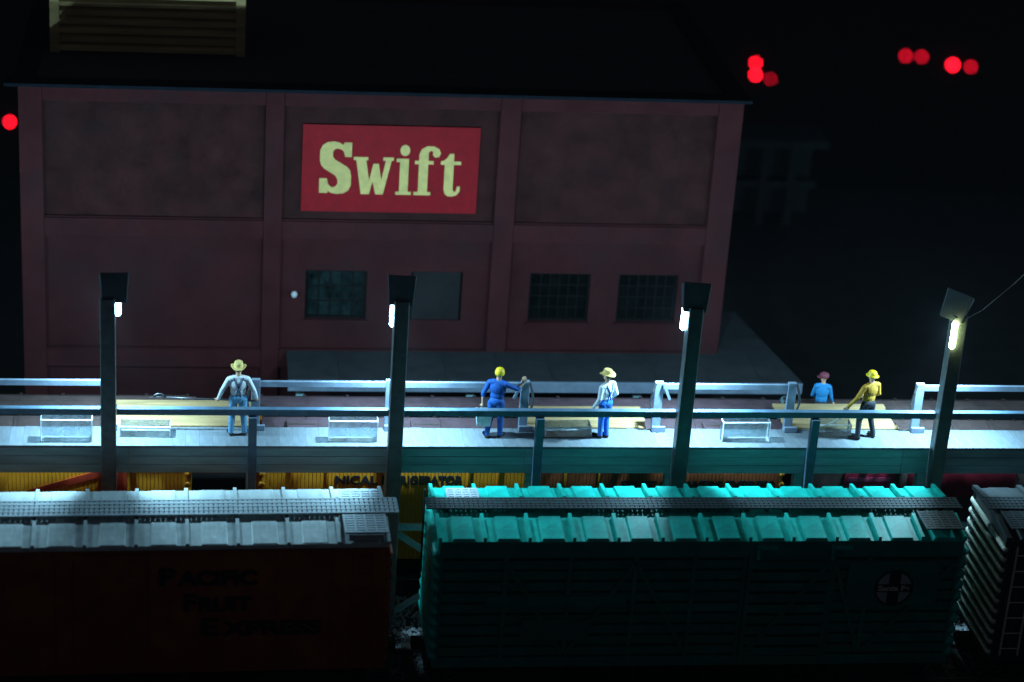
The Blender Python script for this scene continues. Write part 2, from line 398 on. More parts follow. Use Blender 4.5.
m = MB(); m.tube([(-4.74, rec, 0.63), (-4.74, YW+0.02, 0.63)], 0.03); m.lathe([(0.0, -0.09), (0.06, -0.07), (0.085, 0.0), (0.06, 0.07), (0.0, 0.09)], (-4.74, YW-0.02, 0.63), 12)
m.build('wall_fitting', M_whitel, bld, smooth=True)
# loading canopy, wrapping round the right-hand corner
CZ = -0.93
cpoly = [(-4.9, 5.38), (8.22, 5.38), (7.41, 10.06), (BX1+0.004, 10.06), (BX1+0.004, YW-0.004), (-4.9, YW-0.004)]
cn = MB().prism_z(cpoly, CZ-0.10, CZ).build('canopy', M_roofing, bld)
MB().box(-4.92, 8.25, 5.30, 5.375, CZ-0.27, CZ+0.015).build('fascia', M_fascia, cn, bevel=0.01)
m = MB(); m.bar((8.255, 5.38, CZ-0.13), (7.44, 10.06, CZ-0.13), 0.06, 0.27); m.build('fascia', M_roofing, cn)
for i in range(9):                      # joints of the roofing felt
    x = -3.6+1.35*i; MB().box(x, x+0.05, 5.40, YW-0.01, CZ+0.001, CZ+0.012).build('roofing_seam', M_roofing, cn)
for x in (-4.6, -0.3, 4.0, 7.9):
    MB().box(x-0.1, x+0.1, 5.5, 5.7, GZ, CZ-0.104).build('canopy_post', M_timber, cn)

# sign
SX, SZ, UN = -4.63, 2.86, 4.41/605
sgn = thing('wall_sign', 'red rectangular Swift sign with pale yellow lettering on the maroon wall', 'sign', (-2.43, rec-0.05, SZ), world=True)
MB().box(SX, SX+4.41, rec-0.05, rec-0.002, SZ, SZ+2.28).build('board', M_signred, sgn)
glyphs = [
 ('letter', 60, [(108,175),(108,126),(86,126),(80,145),(70,152),(58,154),(48,150),(44,142),(44,127),(52,116),(94,92),(104,80),(108,62),(108,30),(100,12),(84,2),(60,-1),(40,3),(30,8),(28,2),(0,2),(0,52),(26,52),(30,32),(42,22),(54,24),(62,34),(62,48),(54,62),(14,86),(4,98),(0,114),(0,146),(8,164),(24,175),(46,178),(66,174),(78,166),(82,175)]),
 ('letter', 175, [(0,127),(50,127),(50,116),(43,116),(55,48),(68,105),(86,105),(97,50),(110,116),(101,116),(101,127),(137,127),(137,116),(130,116),(104,0),(78,0),(67,44),(56,0),(28,0),(9,116),(0,116)]),
 ('letter', 322, [(0,0),(0,11),(12,11),(12,112),(0,112),(0,124),(42,124),(42,11),(54,11),(54,0)]),
 ('dot', 333, [(17+17*math.cos(t*math.pi/8), 152+19*math.sin(t*math.pi/8)) for t in range(16)]),
 ('letter', 385, [(0,0),(0,11),(14,11),(14,106),(0,106),(0,118),(14,118),(14,140),(22,158),(40,168),(64,168),(82,158),(88,144),(82,132),(68,130),(60,138),(61,149),(53,153),(46,146),(46,118),(64,118),(64,106),(46,106),(46,11),(58,11),(58,0)]),
 ('letter', 474, [(14,106),(0,106),(0,118),(10,120),(20,128),(30,144),(45,144),(45,118),(70,118),(70,106),(45,106),(45,24),(49,14),(56,14),(60,32),(70,32),(70,16),(60,2),(44,-3),(28,-2),(18,6),(14,20)]),
]
for nm, dx, pts in glyphs:
    MB().prism_y([(SX+(dx+x)*UN, SZ+(62+y)*UN*1.06) for x, y in pts], rec-0.064, rec-0.049).build(nm, M_signyel, sgn)

# louvred housing on the roof
lt = thing('louvred_roof_housing', 'olive wooden louvred housing on the packing house roof, cut by the frame top', 'roof vent', (-8.5, 10.0, BZ1-0.02), world=True)
LX0, LX1, LZ0 = -10.9, -6.03, BZ1-0.02
for x in (LX0, LX1-0.24):
    MB().box(x, x+0.24, 10.0, 10.22, LZ0, LZ0+2.6).build('frame_post', M_olive, lt, bevel=0.01)
    MB().box(x, x+0.24, 13.0, 13.22, LZ0, LZ0+2.6).build('frame_post', M_olive, lt)
for k in range(11):
    z = LZ0+0.05+0.232*k
    MB().add([(LX0+0.24, 10.02, z), (LX1-0.24, 10.02, z), (LX1-0.24, 10.20, z+0.10), (LX0+0.24, 10.20, z+0.10), (LX0+0.24, 10.02, z+0.10), (LX1-0.24, 10.02, z+0.10), (LX1-0.24, 10.20, z+0.20), (LX0+0.24, 10.20, z+0.20)],
      [(0,3,2,1),(4,5,6,7),(0,1,5,4),(1,2,6,5),(2,3,7,6),(3,0,4,7)]).build('slat', M_olive, lt)
MB().box(LX0+0.05, LX1-0.05, 10.24, 12.98, LZ0, LZ0+2.55).build('core', M_black, lt)

# ------------------------------------------------------------------ icing platform
PX0, PX1 = -17.6, 18.2
pf = thing('icing_platform', 'long raised grey timber icing platform with handrails lit by four lamps', 'platform', (0, 0.4, GZ), world=True)
pw = 0.30; n = int((PX1-PX0)/pw)
dm = [MB().box(-pw/2+0.0015, pw/2-0.0015, -0.14, 0.82+e, -0.06, 0.0).mesh('deck_plank', M_deck) for e in (0.0, 0.012, -0.01)]
for i in range(n): link('deck_plank', random.choice(dm), pf, loc=(PX0+pw*(i+0.5), 0, random.uniform(-0.002, 0.0)))
for k, (z0, z1) in enumerate(((-0.265, -0.064), (-0.472, -0.271), (-0.685, -0.478))):
    for j in range(4):
        a = PX0+(PX1-PX0)*j/4; b = PX0+(PX1-PX0)*(j+1)/4
        MB().box(a+0.004, b-0.004, -0.128+0.006*((k+j) % 2), -0.07, z0, z1).build('fascia_board', M_timber, pf, bevel=0.006)
MB().box(PX0, PX1, 0.74, 0.80, -0.5, -0.064).build('rear_beam', M_timber, pf)
# front handrail and its posts, which run down to the ground
RZ = 0.965
LAMPX = [-9.09, -2.72, 3.88, 10.02, -15.5, 16.6]
FP = [-12.3, -5.92, 0.57, 7.0, 13.3]
rails = [PX0, -15.5, -9.09, -2.72, 3.88, 10.02, 16.6, PX1]
for a, b in zip(rails[:-1], rails[1:]):
    MB().box(a+0.17, b-0.17, -0.26, -0.10, RZ-0.155, RZ).build('front_rail', M_rail, pf, bevel=0.012)
for x in FP: MB().box(x-0.095, x+0.095, -0.34, -0.146, GZ, RZ-0.174).build('front_post', M_rail, pf, bevel=0.012)
for x in FP+LAMPX: MB().box(x-0.11, x+0.11, 0.52, 0.73, GZ, -0.07).build('rear_leg', M_timber, pf)
lx = sorted(FP+LAMPX)
for a, b in zip(lx[:-1], lx[1:]):
    m1 = MB(); m1.bar((a+0.17, -0.23, -2.02), (b-0.17, -0.23, -2.02), 0.08, 0.16); m1.build('girt', M_timber, pf)
    m1 = MB(); m1.bar((a+0.18, -0.285, -2.18), (b-0.18, -0.285, -4.3), 0.05, 0.15); m1.build('brace', M_timber, pf)
    m1 = MB(); m1.bar((a+0.18, -0.185, -4.3), (b-0.18, -0.185, -2.18), 0.05, 0.15); m1.build('brace', M_timber, pf)
# rear handrail: three sections with openings for the gangways
RP = [-15.6, -12.5, -9.16, -5.84, -2.79, 0.33, 3.47, 6.64, 9.74, 12.9, 16.0]
RRZ = 1.20
for x in RP:
    MB().box(x-0.10, x+0.10, 0.70, 0.815, 0.002, RRZ+0.05).build('rear_post', M_fascia, pf, bevel=0.012)
    MB().box(x-0.10, x+0.22, 0.62, 0.698, 0.003, 0.14).build('post_foot', M_fascia, pf, bevel=0.012)
for a, b in ((-15.5, -9.27), (-5.75, -2.88), (-2.70, 0.23), (3.56, 6.55), (9.83, 15.9)):
    MB().box(a, b, 0.72, 0.80, RRZ-0.14, RRZ).build('rear_rail', M_fascia, pf, bevel=0.01)
for x, s in ((-5.84, 1), (-2.79, -1), (0.33, -1), (3.47, 1), (6.64, -1), (9.74, 1)):   # knee brackets
    if x in (3.47, 0.33):
        m1 = MB(); m1.bar((x+s*0.08, 0.66, RRZ+0.05), (x+s*0.26, 0.66, RRZ-0.36), 0.05, 0.06); m1.build('knee_bracket', M_fascia, pf)
    m1 = MB(); m1.tube([(x-s*0.09, 0.68, RRZ+0.04), (x-s*0.15, 0.64, RRZ-0.15), (x-s*0.20, 0.66, RRZ-0.42), (x-s*0.16, 0.68, RRZ-0.62), (x-s*0.1, 0.67, RRZ-0.7)], 0.028); m1.build('rope_loop', M_tool, pf)

# ------------------------------------------------------------------ lamp posts
def lamp_post(x, hz, side, label, led_len, yaw, roll, led_m, lx_, hx=0.0, ly=-0.08, lo_x=None):
    t = thing('lamp_post', label, 'lamp', (x, -0.31, GZ), group='lamp posts along the platform front', world=True)
    MB().box(x-0.165, x+0.165, -0.475, -0.147, GZ, hz+0.12).build('pole', M_pole, t, bevel=0.025)
    # hood: wedge-shaped box, wider at the top
    h = MB(); w0, w1, d0, d1, ht = 0.265, 0.315, 0.26, 0.34, 0.76
    h.add([(-w0,-d0,0),(w0,-d0,0),(w0,d0,0),(-w0,d0,0),(-w1,-d1,ht),(w1,-d1,ht),(w1,d1,ht-0.33),(-w1,d1,ht-0.33)],
          [(0,3,2,1),(4,5,6,7),(0,1,5,4),(1,2,6,5),(2,3,7,6),(3,0,4,7)])
    me = h.mesh('hood', M_hood); me.transform(Matrix.Translation((x+hx, -0.16, hz)) @ Matrix.Rotation(yaw, 4, 'Z') @ Matrix.Rotation(roll, 4, 'Y'))
    link('hood', me, t, bevel=0.02)
    m = MB(); m.tube([(lx_, ly, hz-0.005), (lx_, ly, hz-0.06), (lx_, ly, hz-0.12), (lx_, ly, hz-led_len+0.05), (lx_, ly, hz-led_len)], [0.05, 0.07, 0.062, 0.07, 0.03], 12)
    m.build('led', led_m, t, smooth=True)
    for kind, en in (('POINT', LAMP_W), ('SPOT', LAMP_DOWN)):
        L = bpy.data.lights.new('lamp_light', kind); L.energy = en; L.color = LAMP_COL; L.shadow_soft_size = 0.10
        if kind == 'SPOT': L.spot_size = R(98); L.spot_blend = 1.0
        lo = bpy.data.objects.new('lamp_light', L); COL.objects.link(lo); lo.parent = t
        lo.matrix_parent_inverse = Matrix.Translation(-t.location)
        lo.location = (x if lo_x is None else lo_x, 0.23, hz-led_len*0.6)
    m = MB(); m.tube([(x+side*0.15, -0.487, hz-0.3), (x+side*0.155, -0.487, 1.2), (x+side*0.15, -0.487, -1.0)], 0.012, 6); m.build('wire', M_steel, t)
    return t
lamp_post(LAMPX[0], 3.56, 1, 'lamp post with dark hood between the two leftmost clear ice blocks', 0.42, R(4), 0, M_led, LAMPX[0]+0.21, hx=0.13)
lamp_post(LAMPX[1], 3.58, -1, 'lamp post with dark hood in front of the grey shuttered window', 0.64, R(-6), 0, M_led, LAMPX[1]-0.16)
lamp_post(LAMPX[2], 3.50, -1, 'lamp post with dark hood beside the rightmost barred window', 0.56, R(-8), 0, M_led, LAMPX[2]-0.19)
p4 = lamp_post(LAMPX[3], 3.38, -1, 'rightmost lamp post with tilted hood and yellowish white light', 0.66, R(-28), R(12), M_ledy, LAMPX[3]-0.13, hx=-0.10, ly=-0.50, lo_x=LAMPX[3])
lamp_post(LAMPX[4], 3.54, 1, 'lamp post next in the row, just past the left picture edge', 0.56, R(3), 0, M_led, LAMPX[4]+0.19)
lamp_post(LAMPX[5], 3.44, -1, 'lamp post next in the row, just past the right picture edge', 0.56, R(-5), 0, M_led, LAMPX[5]-0.19)
m = MB(); m.tube([(10.33, 0.1, 3.18), (10.8, 0.3, 3.35), (11.5, 0.5, 3.9), (12.4, 0.7, 4.8), (13.2, 0.74, 5.2), (15.0, 0.3, 4.6), (16.4, -0.1, 3.9)], 0.008, 5); m.build('loose_wire', M_steel, p4)

# ------------------------------------------------------------------ gangways
def gangway(x0, x1, y1, label):
    t = thing('gangway', label, 'gangway', ((x0+x1)/2, 0.84, 0), group='tan wooden gangways in the rear rail openings', world=True)
    k = 6; w0 = (y1-0.84)/k
    for i in range(k):
        a, b = random.uniform(-0.03, 0.03), random.uniform(-0.03, 0.03)
        MB().box(x0+a, x1+b, 0.84+w0*i+0.005, 0.84+w0*(i+1)-0.005, -0.03, 0.022+random.uniform(-0.006, 0.006)).build('plank', M_tan, t, bevel=0.006)
    for x in (x0+0.25, (x0+x1)/2, x1-0.25):
        MB().box(x-0.06, x+0.06, 0.83, y1-0.02, -0.115, -0.033).build('batten', M_tan, t)
    return t
gangway(-9.0, -5.72, 2.2, 'tan planked gangway behind the straw-hatted worker with the pike')
gangway(0.42, 3.3, 2.0, 'tan planked gangway behind the worker in bright blue overalls')
gangway(6.62, 9.38, 2.2, 'tan planked gangway behind the worker in the mustard shirt')

# ------------------------------------------------------------------ ice blocks
def ice_block(x0, x1, y0, dp, h, rz, label):
    bm = bmesh.new()
    q = MB().box(-(x1-x0)/2, (x1-x0)/2, -dp/2, dp/2, 0, h)
    me = q.mesh('ice_block', [M_ice, M_frost]); bm.from_mesh(me)
    old = set(f.index for f in bm.faces)
    r = bmesh.ops.bevel(bm, geom=list(bm.edges), offset=0.018, segments=1, affect='EDGES', profile=0.5)
    for f in r['faces']: f.material_index = 1
    bm.to_mesh(me); bm.free()
    o = link('ice_block', me, None, loc=((x0+x1)/2, y0+dp/2, 0.003)); o.rotation_euler = (0, 0, rz)
    return tag(o, label, 'ice block', 'clear ice blocks on the platform')
ice_block(-10.60, -9.46, 0.03, 0.26, 0.55, 0, 'upright clear ice block at the far left of the platform')
ice_block(-8.88, -7.74, 0.27, 0.38, 0.27, R(-1), 'low clear ice block just right of the leftmost lamp post')
ice_block(-4.20, -3.08, 0.07, 0.24, 0.53, 0, 'upright clear ice block just left of the second lamp post')
ice_block(0.80, 1.90, 0.34, 0.40, 0.26, R(1.5), 'low clear ice block at the feet of the man in bright blue overalls')
ice_block(4.93, 6.07, 0.13, 0.24, 0.51, R(0.5), 'upright clear ice block standing alone right of the third lamp post')
ice_block(7.18, 8.10, 0.38, 0.34, 0.34, R(-2), 'clear ice block gripped beside the worker in the mustard shirt')

# ------------------------------------------------------------------ freight cars
H, W2, FL = 3.87, 1.18, 0.72      # eave, half width, floor above rail
def truck(parent, xc):
    m = MB()
    for s in (-1, 1):
        m.add([(xc-1.1, s*1.0-0.08, 0.38), (xc+1.1, s*1.0-0.08, 0.38), (xc+0.6, s*1.0-0.08, 0.60), (xc-0.6, s*1.0-0.08, 0.60), (xc-1.1, s*1.0+0.08, 0.38), (xc+1.1, s*1.0+0.08, 0.38), (xc+0.6, s*1.0+0.08, 0.60), (xc-0.6, s*1.0+0.08, 0.60)],
              [(0,1,2,3),(7,6,5,4),(0,4,5,1),(1,5,6,2),(2,6,7,3),(3,7,4,0)])
        m.box(xc-0.5, xc+0.5, s*1.0-0.1, s*1.0+0.1, 0.18, 0.38)
    m.box(xc-0.2, xc+0.2, -0.9, 0.9, 0.42, 0.62)
    t = m.build('truck', M_under, parent)
    wm = MB()
    wm.tube([(0, -0.07, 0), (0, 0.07, 0)], 0.32, 20)
    me = wm.mesh('wheel', M_under)
    for dx in (-0.84, 0.84):
        for y in (-0.75, 0.75): link('wheel', me, t, loc=(xc+dx, y, 0.325))
        a = MB(); a.tube([(xc+dx, -0.68, 0.325), (xc+dx, 0.68, 0.325)], 0.07, 8); a.build('axle', M_under, t)
def underbody(c, L):
    m = MB(); m.box(-L/2+0.1, L/2-0.1, -0.3, 0.3, 0.60, FL-0.004); m.box(-L/2-0.38, -L/2+0.1, -0.14, 0.14, 0.52, 0.72); m.box(L/2-0.1, L/2+0.38, -0.14, 0.14, 0.52, 0.72)
    m.build('underframe', M_under, c)
    truck(c, -L/2+1.8); truck(c, L/2-1.8)
def shell(c, L, m, eave=H, ridge=4.05):
    poly = [(-W2, FL), (W2, FL), (W2, eave-0.03), (0, ridge-0.03), (-W2, eave-0.03)]
    return MB().prism_x(poly, -L/2, L/2).build('body', m, c, bevel=0.008)
def grating(name, x0, x1, y0, y1, z, m, parent, along='x', pitch=0.105, th=0.03):
    g_ = MB(); nb = 5
    if along == 'x':
        for i in range(nb):
            y = y0+(y1-y0)*i/(nb-1); g_.box(x0, x1, y-0.022, y+0.022, z-th, z)
        x = x0+pitch/2
        while x < x1: g_.box(x-0.04, x+0.04, y0, y1, z-th-0.006, z-0.008); x += pitch
    else:
        for i in range(nb):
            x = x0+(x1-x0)*i/(nb-1); g_.box(x-0.022, x+0.022, y0, y1, z-th, z)
        y = y0+pitch/2
        while y < y1: g_.box(x0, x1, y-0.04, y+0.04, z-th-0.006, z-0.008); y += pitch
    return g_.build(name, m, parent)
def roof_bays(c, L, nb, m, eave=H, ridge=4.05, rib=0.05, diag=False, over=0.06, ribw=0.07, inset=0.0):
    """both slopes: one sheet and one seam rib for every bay"""
    pit = (L-2*inset)/nb
    def slope(s, x0, x1, y0, y1, t0, t1):
        k = (ridge-eave)/W2
        z = lambda y: ridge-abs(y)*k
        return [(x0, s*y0, z(y0)+t0), (x1, s*y0, z(y0)+t0), (x1, s*y1, z(y1)+t0), (x0, s*y1, z(y1)+t0), (x0, s*y0, z(y0)+t1), (x1, s*y0, z(y0)+t1), (x1, s*y1, z(y1)+t1), (x0, s*y1, z(y1)+t1)]
    F = [(0,1,2,3),(7,6,5,4),(0,4,5,1),(1,5,6,2),(2,6,7,3),(3,7,4,0)]
    for s in (-1, 1):
        pm = MB().add(slope(s, 0.03, pit-0.03, 0.03, W2+over, -0.012, 0.012), F).mesh('roof_sheet', m)
        rm = MB().add(slope(s, -ribw/2, ribw/2, 0.39, W2+over+0.02, -0.012, rib), F).mesh('roof_rib', m)
        k = (ridge-eave)/W2; ym = 0.40; ye = W2+over-0.005
        dmsh = None
        if diag:      # raised pad pressed into the middle of every sheet
            z = lambda y: ridge-abs(y)*k
            x0, x1, dz = 0.27*pit, 0.80*pit, diag
            dmsh = MB().add([(x0, s*ym, z(ym)+.010), (x1, s*ym, z(ym)+.010), (x1, s*ye, z(ye)+.010), (x0, s*ye, z(ye)+.010),
                  (x0+.03, s*(ym+.03), z(ym+.03)+dz), (x1-.03, s*(ym+.03), z(ym+.03)+dz), (x1-.03, s*(ye-.02), z(ye-.02)+dz), (x0+.03, s*(ye-.02), z(ye-.02)+dz)], F).mesh('roof_pad', m)
        for i in range(nb):
            x = -L/2+inset+pit*i
            link('roof_sheet', pm, c, loc=(x, 0, random.uniform(-0.004, 0.004)))
            if dmsh: link('roof_pad', dmsh, c, loc=(x, 0, 0.002))
        for i in range(nb+1): link('roof_rib', rm, c, loc=(-L/2+inset+pit*i, 0, 0.003))
        # eave cap blocks seen as a toothed edge under the running board
def end_ribs(c, x, s, m, n=10, z0=0.98, z1=3.58, r=0.075, post=None):
    for i in range(n):
        z = z0+(z1-z0)*i/(n-1)
        q = MB(); q.tube([(x+s*0.0, -W2-.05, z), (x+s*0.03, -W2+.01, z), (x+s*0.035, -0.4, z), (x+s*0.035, 0.4, z), (x+s*0.03, W2-.01, z), (x+s*0.0, W2+.05, z)], [0.05, r, r*1.05, r*1.05, r, 0.05], 10)
        q.build('end_rib', m, c, smooth=True)
    for y in (-W2+.04, W2-.04):
        MB().box(x-0.03, x+0.03, y-0.045, y+0.045, FL, H-0.06).build('corner_post', post or m, c, bevel=0.01)
def ladder(c, x, y, z0, z1, m, n=7, wd=0.42):
    q = MB()
    for s in (-1, 1): q.box(x+s*wd/2-0.02, x+s*wd/2+0.02, y-0.05, y-0.012, z0, z1)
    ld = q.build('ladder', m, c)
    for i in range(n):
        z = z0+(z1-z0)*(i+0.5)/n; r_ = MB(); r_.tube([(x-wd/2, y-0.06, z), (x+wd/2, y-0.06, z)], 0.014, 6); r_.build('rung', m, ld)

# --- near row, left: silver-roofed fruit car
L1 = 11.7
c1 = thing('refrigerator_car', 'silver-roofed dark orange refrigerator car lettered Pacific Fruit Express, bottom left', 'freight car', (-3.10-L1/2*math.cos(R(1.2)), -2.66, RAILZ), R(1.2))
underbody(c1, L1); b1 = shell(c1, L1, M_orange)
roof_bays(c1, L1, 11, M_silver, rib=0.07, ribw=0.075, diag=0.028)
MB().box(-L1/2, L1/2, -W2-0.085, -W2-0.004, H-0.09, H-0.022).build('eave_strip', M_silver, c1, bevel=0.01)
MB().box(-L1/2, L1/2, W2+0.004, W2+0.085, H-0.09, H-0.022).build('eave_strip', M_silver, c1, bevel=0.01)
grating('running_board', -L1/2-0.28, L1/2+0.28, -0.32, 0.32, 4.135, M_grating, c1)
sm_ = MB().box(-0.03, 0.03, -0.28, 0.28, 3.98, 4.095).mesh('saddle', M_grating)
for i in range(24): link('saddle', sm_, c1, loc=(-L1/2+0.25+i*(L1-0.5)/23, 0, 0))
for s in (-1, 1):
    a, b = (L1/2-0.92, L1/2-0.04) if s == 1 else (-L1/2+0.04, -L1/2+0.92)
    grating('end_platform', a, b, -1.18, -0.36, 4.11, M_grating, c1, along='y')
    grating('end_platform', a, b, 0.36, 0.80, 4.11, M_grating, c1, along='y')
    MB().box(a+0.06, b-0.06, -1.22, -1.12, 3.92, 4.07).build('platform_bracket', M_grating, c1, bevel=0.01)
    end_ribs(c1, s*L1/2, s, M_orange)
for x in (-3.2, 3.2):
    for s in (-1, 1): pass
ladder(c1, L1/2-0.5, -W2, 0.9, 3.7, M_orange); ladder(c1, -L1/2+0.5, -W2, 0.9, 3.7, M_orange)
MB().box(-0.75, 0.75, -W2-0.05, -W2-0.003, FL+0.1, 3.65).build('side_door', M_orange, c1, bevel=0.01)
for i in range(1, 10):
    x = -L1/2+L1*i/10
    if abs(x) > 0.9: MB().box(x-0.02, x+0.02, -W2-0.014, -W2-0.002, FL+0.05, H-0.1).build('side_seam', M_orange, c1)
def word(first, rest, x0, x1, z, big, small, y, m, parent, e=0.022):
    a = text_mesh(first, big, m, e); wa, mn = width(a); b = text_mesh(rest, small, m, e); wb, mb_ = width(b)
    k = (x1-x0)/(wa+0.03+wb)
    a.transform(Matrix.Translation((x0, y, z)) @ Matrix.Diagonal((k,1,1,1)) @ Matrix.Translation((-mn,0,0)))
    b.transform(Matrix.Translation((x0+k*(wa+0.03), y, z)) @ Matrix.Diagonal((k,1,1,1)) @ Matrix.Translation((-mb_,0,0)))
    link('lettering', a, parent); link('lettering', b, parent)
ox = 3.10+L1/2
word('P', 'ACIFIC', -7.94+ox, -5.88+ox, -1.45-RAILZ, 0.58, 0.46, -W2-0.02, M_black, c1)
word('F', 'RUIT', -7.43+ox, -5.98+ox, -2.09-RAILZ, 0.58, 0.46, -W2-0.02, M_black, c1)
word('E', 'XPRESS', -7.05+ox, -4.47+ox, -2.69-RAILZ, 0.58, 0.46, -W2-0.02, M_black, c1)

# --- near row, middle: green slatted stock car
L2 = 11.65
X2 = -1.98+L2/2
c2 = thing('stock_car', 'green slat-sided stock car with Santa Fe cross emblem, bottom centre', 'freight car', (X2, -2.5, RAILZ))
underbody(c2, L2)
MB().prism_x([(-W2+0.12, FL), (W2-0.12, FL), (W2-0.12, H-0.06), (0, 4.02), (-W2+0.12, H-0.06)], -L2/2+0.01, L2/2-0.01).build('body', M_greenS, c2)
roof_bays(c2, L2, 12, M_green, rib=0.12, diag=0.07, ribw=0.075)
for s in (-1, 1):
    y0, y1 = (s*W2-0.06, s*W2+0.04)
    MB().box(-L2/2, L2/2, min(y0, y1), max(y0, y1), 3.47, H-0.035).build('top_plate', M_greenS, c2, bevel=0.01)
    MB().box(-L2/2, L2/2, min(y0, y1), max(y0, y1), FL, FL+0.22).build('side_sill', M_greenS, c2, bevel=0.01)
D0, D1 = 4.84-X2, 6.74-X2
nsl = 9
for s in (-1, 1):
    for (a, b) in ((-L2/2+0.08, D0-0.06), (D1+0.06, L2/2-0.08)):
        for k in range(nsl):
            z = FL+0.27+k*0.272
            ys = sorted((s*(W2-0.05), s*(W2-0.008)))
            MB().box(a, b, ys[0]+random.uniform(-.004, .004), ys[1], z, z+0.195).build('slat', M_greenS, c2)
    px = [-L2/2+0.05, -4.35, -2.95, -1.5, -0.2, D0-0.06, D1+0.06, 3.75, L2/2-0.05]
    ys = sorted((s*(W2-0.006), s*(W2+0.03)))
    for x in px: MB().box(x-0.05, x+0.05, ys[0], ys[1], FL+0.22, 3.47).build('side_post', M_greenS, c2, bevel=0.006)
    for (a, b) in ((-4.35, -2.95), (-1.5, -2.95), (-1.5, -0.2), (D1+0.06, 3.75), (L2/2-0.05, 3.75)):
        q = MB(); q.bar((a, s*(W2+0.035), 3.35), (b, s*(W2+0.035), FL+0.25), 0.03, 0.09, up=(1, 0, 0)); q.build('side_brace', M_greenS, c2)
    # sliding door
    dr = MB(); yd = sorted((s*(W2+0.05), s*(W2+0.085)))
    dr.box(D0, D0+0.08, yd[0], yd[1], FL+0.1, 3.52); dr.box(D1-0.08, D1, yd[0], yd[1], FL+0.1, 3.52); dr.box(D0+0.08, D1-0.08, yd[0], yd[1], FL+0.1, FL+0.22); dr.box(D0+0.08, D1-0.08, yd[0], yd[1], 3.4, 3.52)
    do = dr.build('door', M_greenS, c2, bevel=0.006)
    for k in range(9):
        z = FL+0.26+k*0.275; MB().box(D0+0.08, D1-0.08, yd[0]+0.008, yd[1]-0.008, z, z+0.19).build('slat', M_greenS, do)
    q = MB(); q.bar((D0+0.1, s*(W2+0.095), FL+0.3), (D1-0.1, s*(W2+0.095), 3.3), 0.02, 0.09, up=(1,0,0)); q.build('door_brace', M_greenS, do)
    for x in (D0+0.18, D1-0.05):
        q = MB(); q.box(x-0.03, x+0.03, min(s*(W2+0.06), s*(W2+0.15)), max(s*(W2+0.06), s*(W2+0.15)), 3.45, 3.77); q.box(x, x+0.42, min(s*(W2+0.06), s*(W2+0.15)), max(s*(W2+0.06), s*(W2+0.15)), 3.70, 3.76); q.build('hanger_bracket', M_green, do)
grating('running_board', -L2/2-0.22, L2/2+0.22, -0.23, 0.23, 4.165, M_gratdk, c2)
sm_ = MB().box(-0.035, 0.035, -0.2, 0.2, 3.98, 4.125).mesh('saddle', M_gratdk)
for i in range(26): link('saddle', sm_, c2, loc=(-L2/2+0.25+i*(L2-0.5)/25, 0, 0))
grating('end_platform', L2/2-0.85, L2/2-0.04, -1.14, -0.27, 4.12, M_gratdk, c2, along='y')
grating('end_platform', -L2/2+0.3, -L2/2+0.98, 0.27, 0.76, 4.125, M_grating, c2, along='y')
end_ribs(c2, -L2/2, -1, M_green, n=10, z0=0.98, z1=3.55, r=0.10); end_ribs(c2, L2/2, 1, M_green, n=10, z0=0.98, z1=3.55, r=0.125)
# brake wheel and mast on the left end
q = MB(); q.tube([(-L2/2-0.16, 0.75, 2.0), (-L2/2-0.16, 0.75, 4.1)], 0.025, 6); q.build('brake_staff', M_gratdk, c2)
# emblem panel and placard boards on the near side
MB().box(7.12-X2, 9.20-X2, -W2-0.072, -W2-0.037, -2.10-RAILZ, -1.0-RAILZ).build('emblem_panel', M_greenS, c2)
ex, ez, er = 8.20-X2, -1.66-RAILZ, 0.45
def disc(r0, r1, y, mtl, nm, par, n=40):
    q = MB(); vs = []; fs = []
    for i in range(n):
        t = 2*math.pi*i/n
        vs += [(ex+r0*math.cos(t), y, ez+r0*math.sin(t)), (ex+r1*math.cos(t), y, ez+r1*math.sin(t)), (ex+r0*math.cos(t), y+0.008, ez+r0*math.sin(t)), (ex+r1*math.cos(t), y+0.008, ez+r1*math.sin(t))]
    for i in range(n):
        j = (i+1) % n; fs += [(4*i, 4*j, 4*j+1, 4*i+1), (4*i+1, 4*j+1, 4*j+3, 4*i+3), (4*i, 4*i+2, 4*j+2, 4*j)]
    return q.add(vs, fs).build(nm, mtl, par)
em = disc(0.001, er-0.03, -W2-0.082, M_emblem, 'emblem', c2)
disc(er-0.05, er, -W2-0.088, M_black, 'emblem_ring', em)
yq = -W2-0.094
for bx_ in ((-0.13, 0.13, -er+0.04, er-0.04), (-er+0.04, -0.134, -0.10, 0.10), (0.134, er-0.04, -0.10, 0.10)):
    MB().box(ex+bx_[0], ex+bx_[1], yq, yq+0.01, ez+bx_[2], ez+bx_[3]).build('emblem_cross', M_black, em)
lettering('Santa Fe', ex-0.36, ex+0.36, ez-0.055, 0.18, yq-0.008, M_emred, em, 0.006)
MB().box(-0.9-X2, 2.2-X2, -W2-0.07, -W2-0.032, 2.25, 2.52).build('name_board', M_greenS, c2)
MB().box(-0.1-X2, 1.4-X2, -W2-0.07, -W2-0.032, 1.45, 1.92).build('placard', M_greenS, c2)

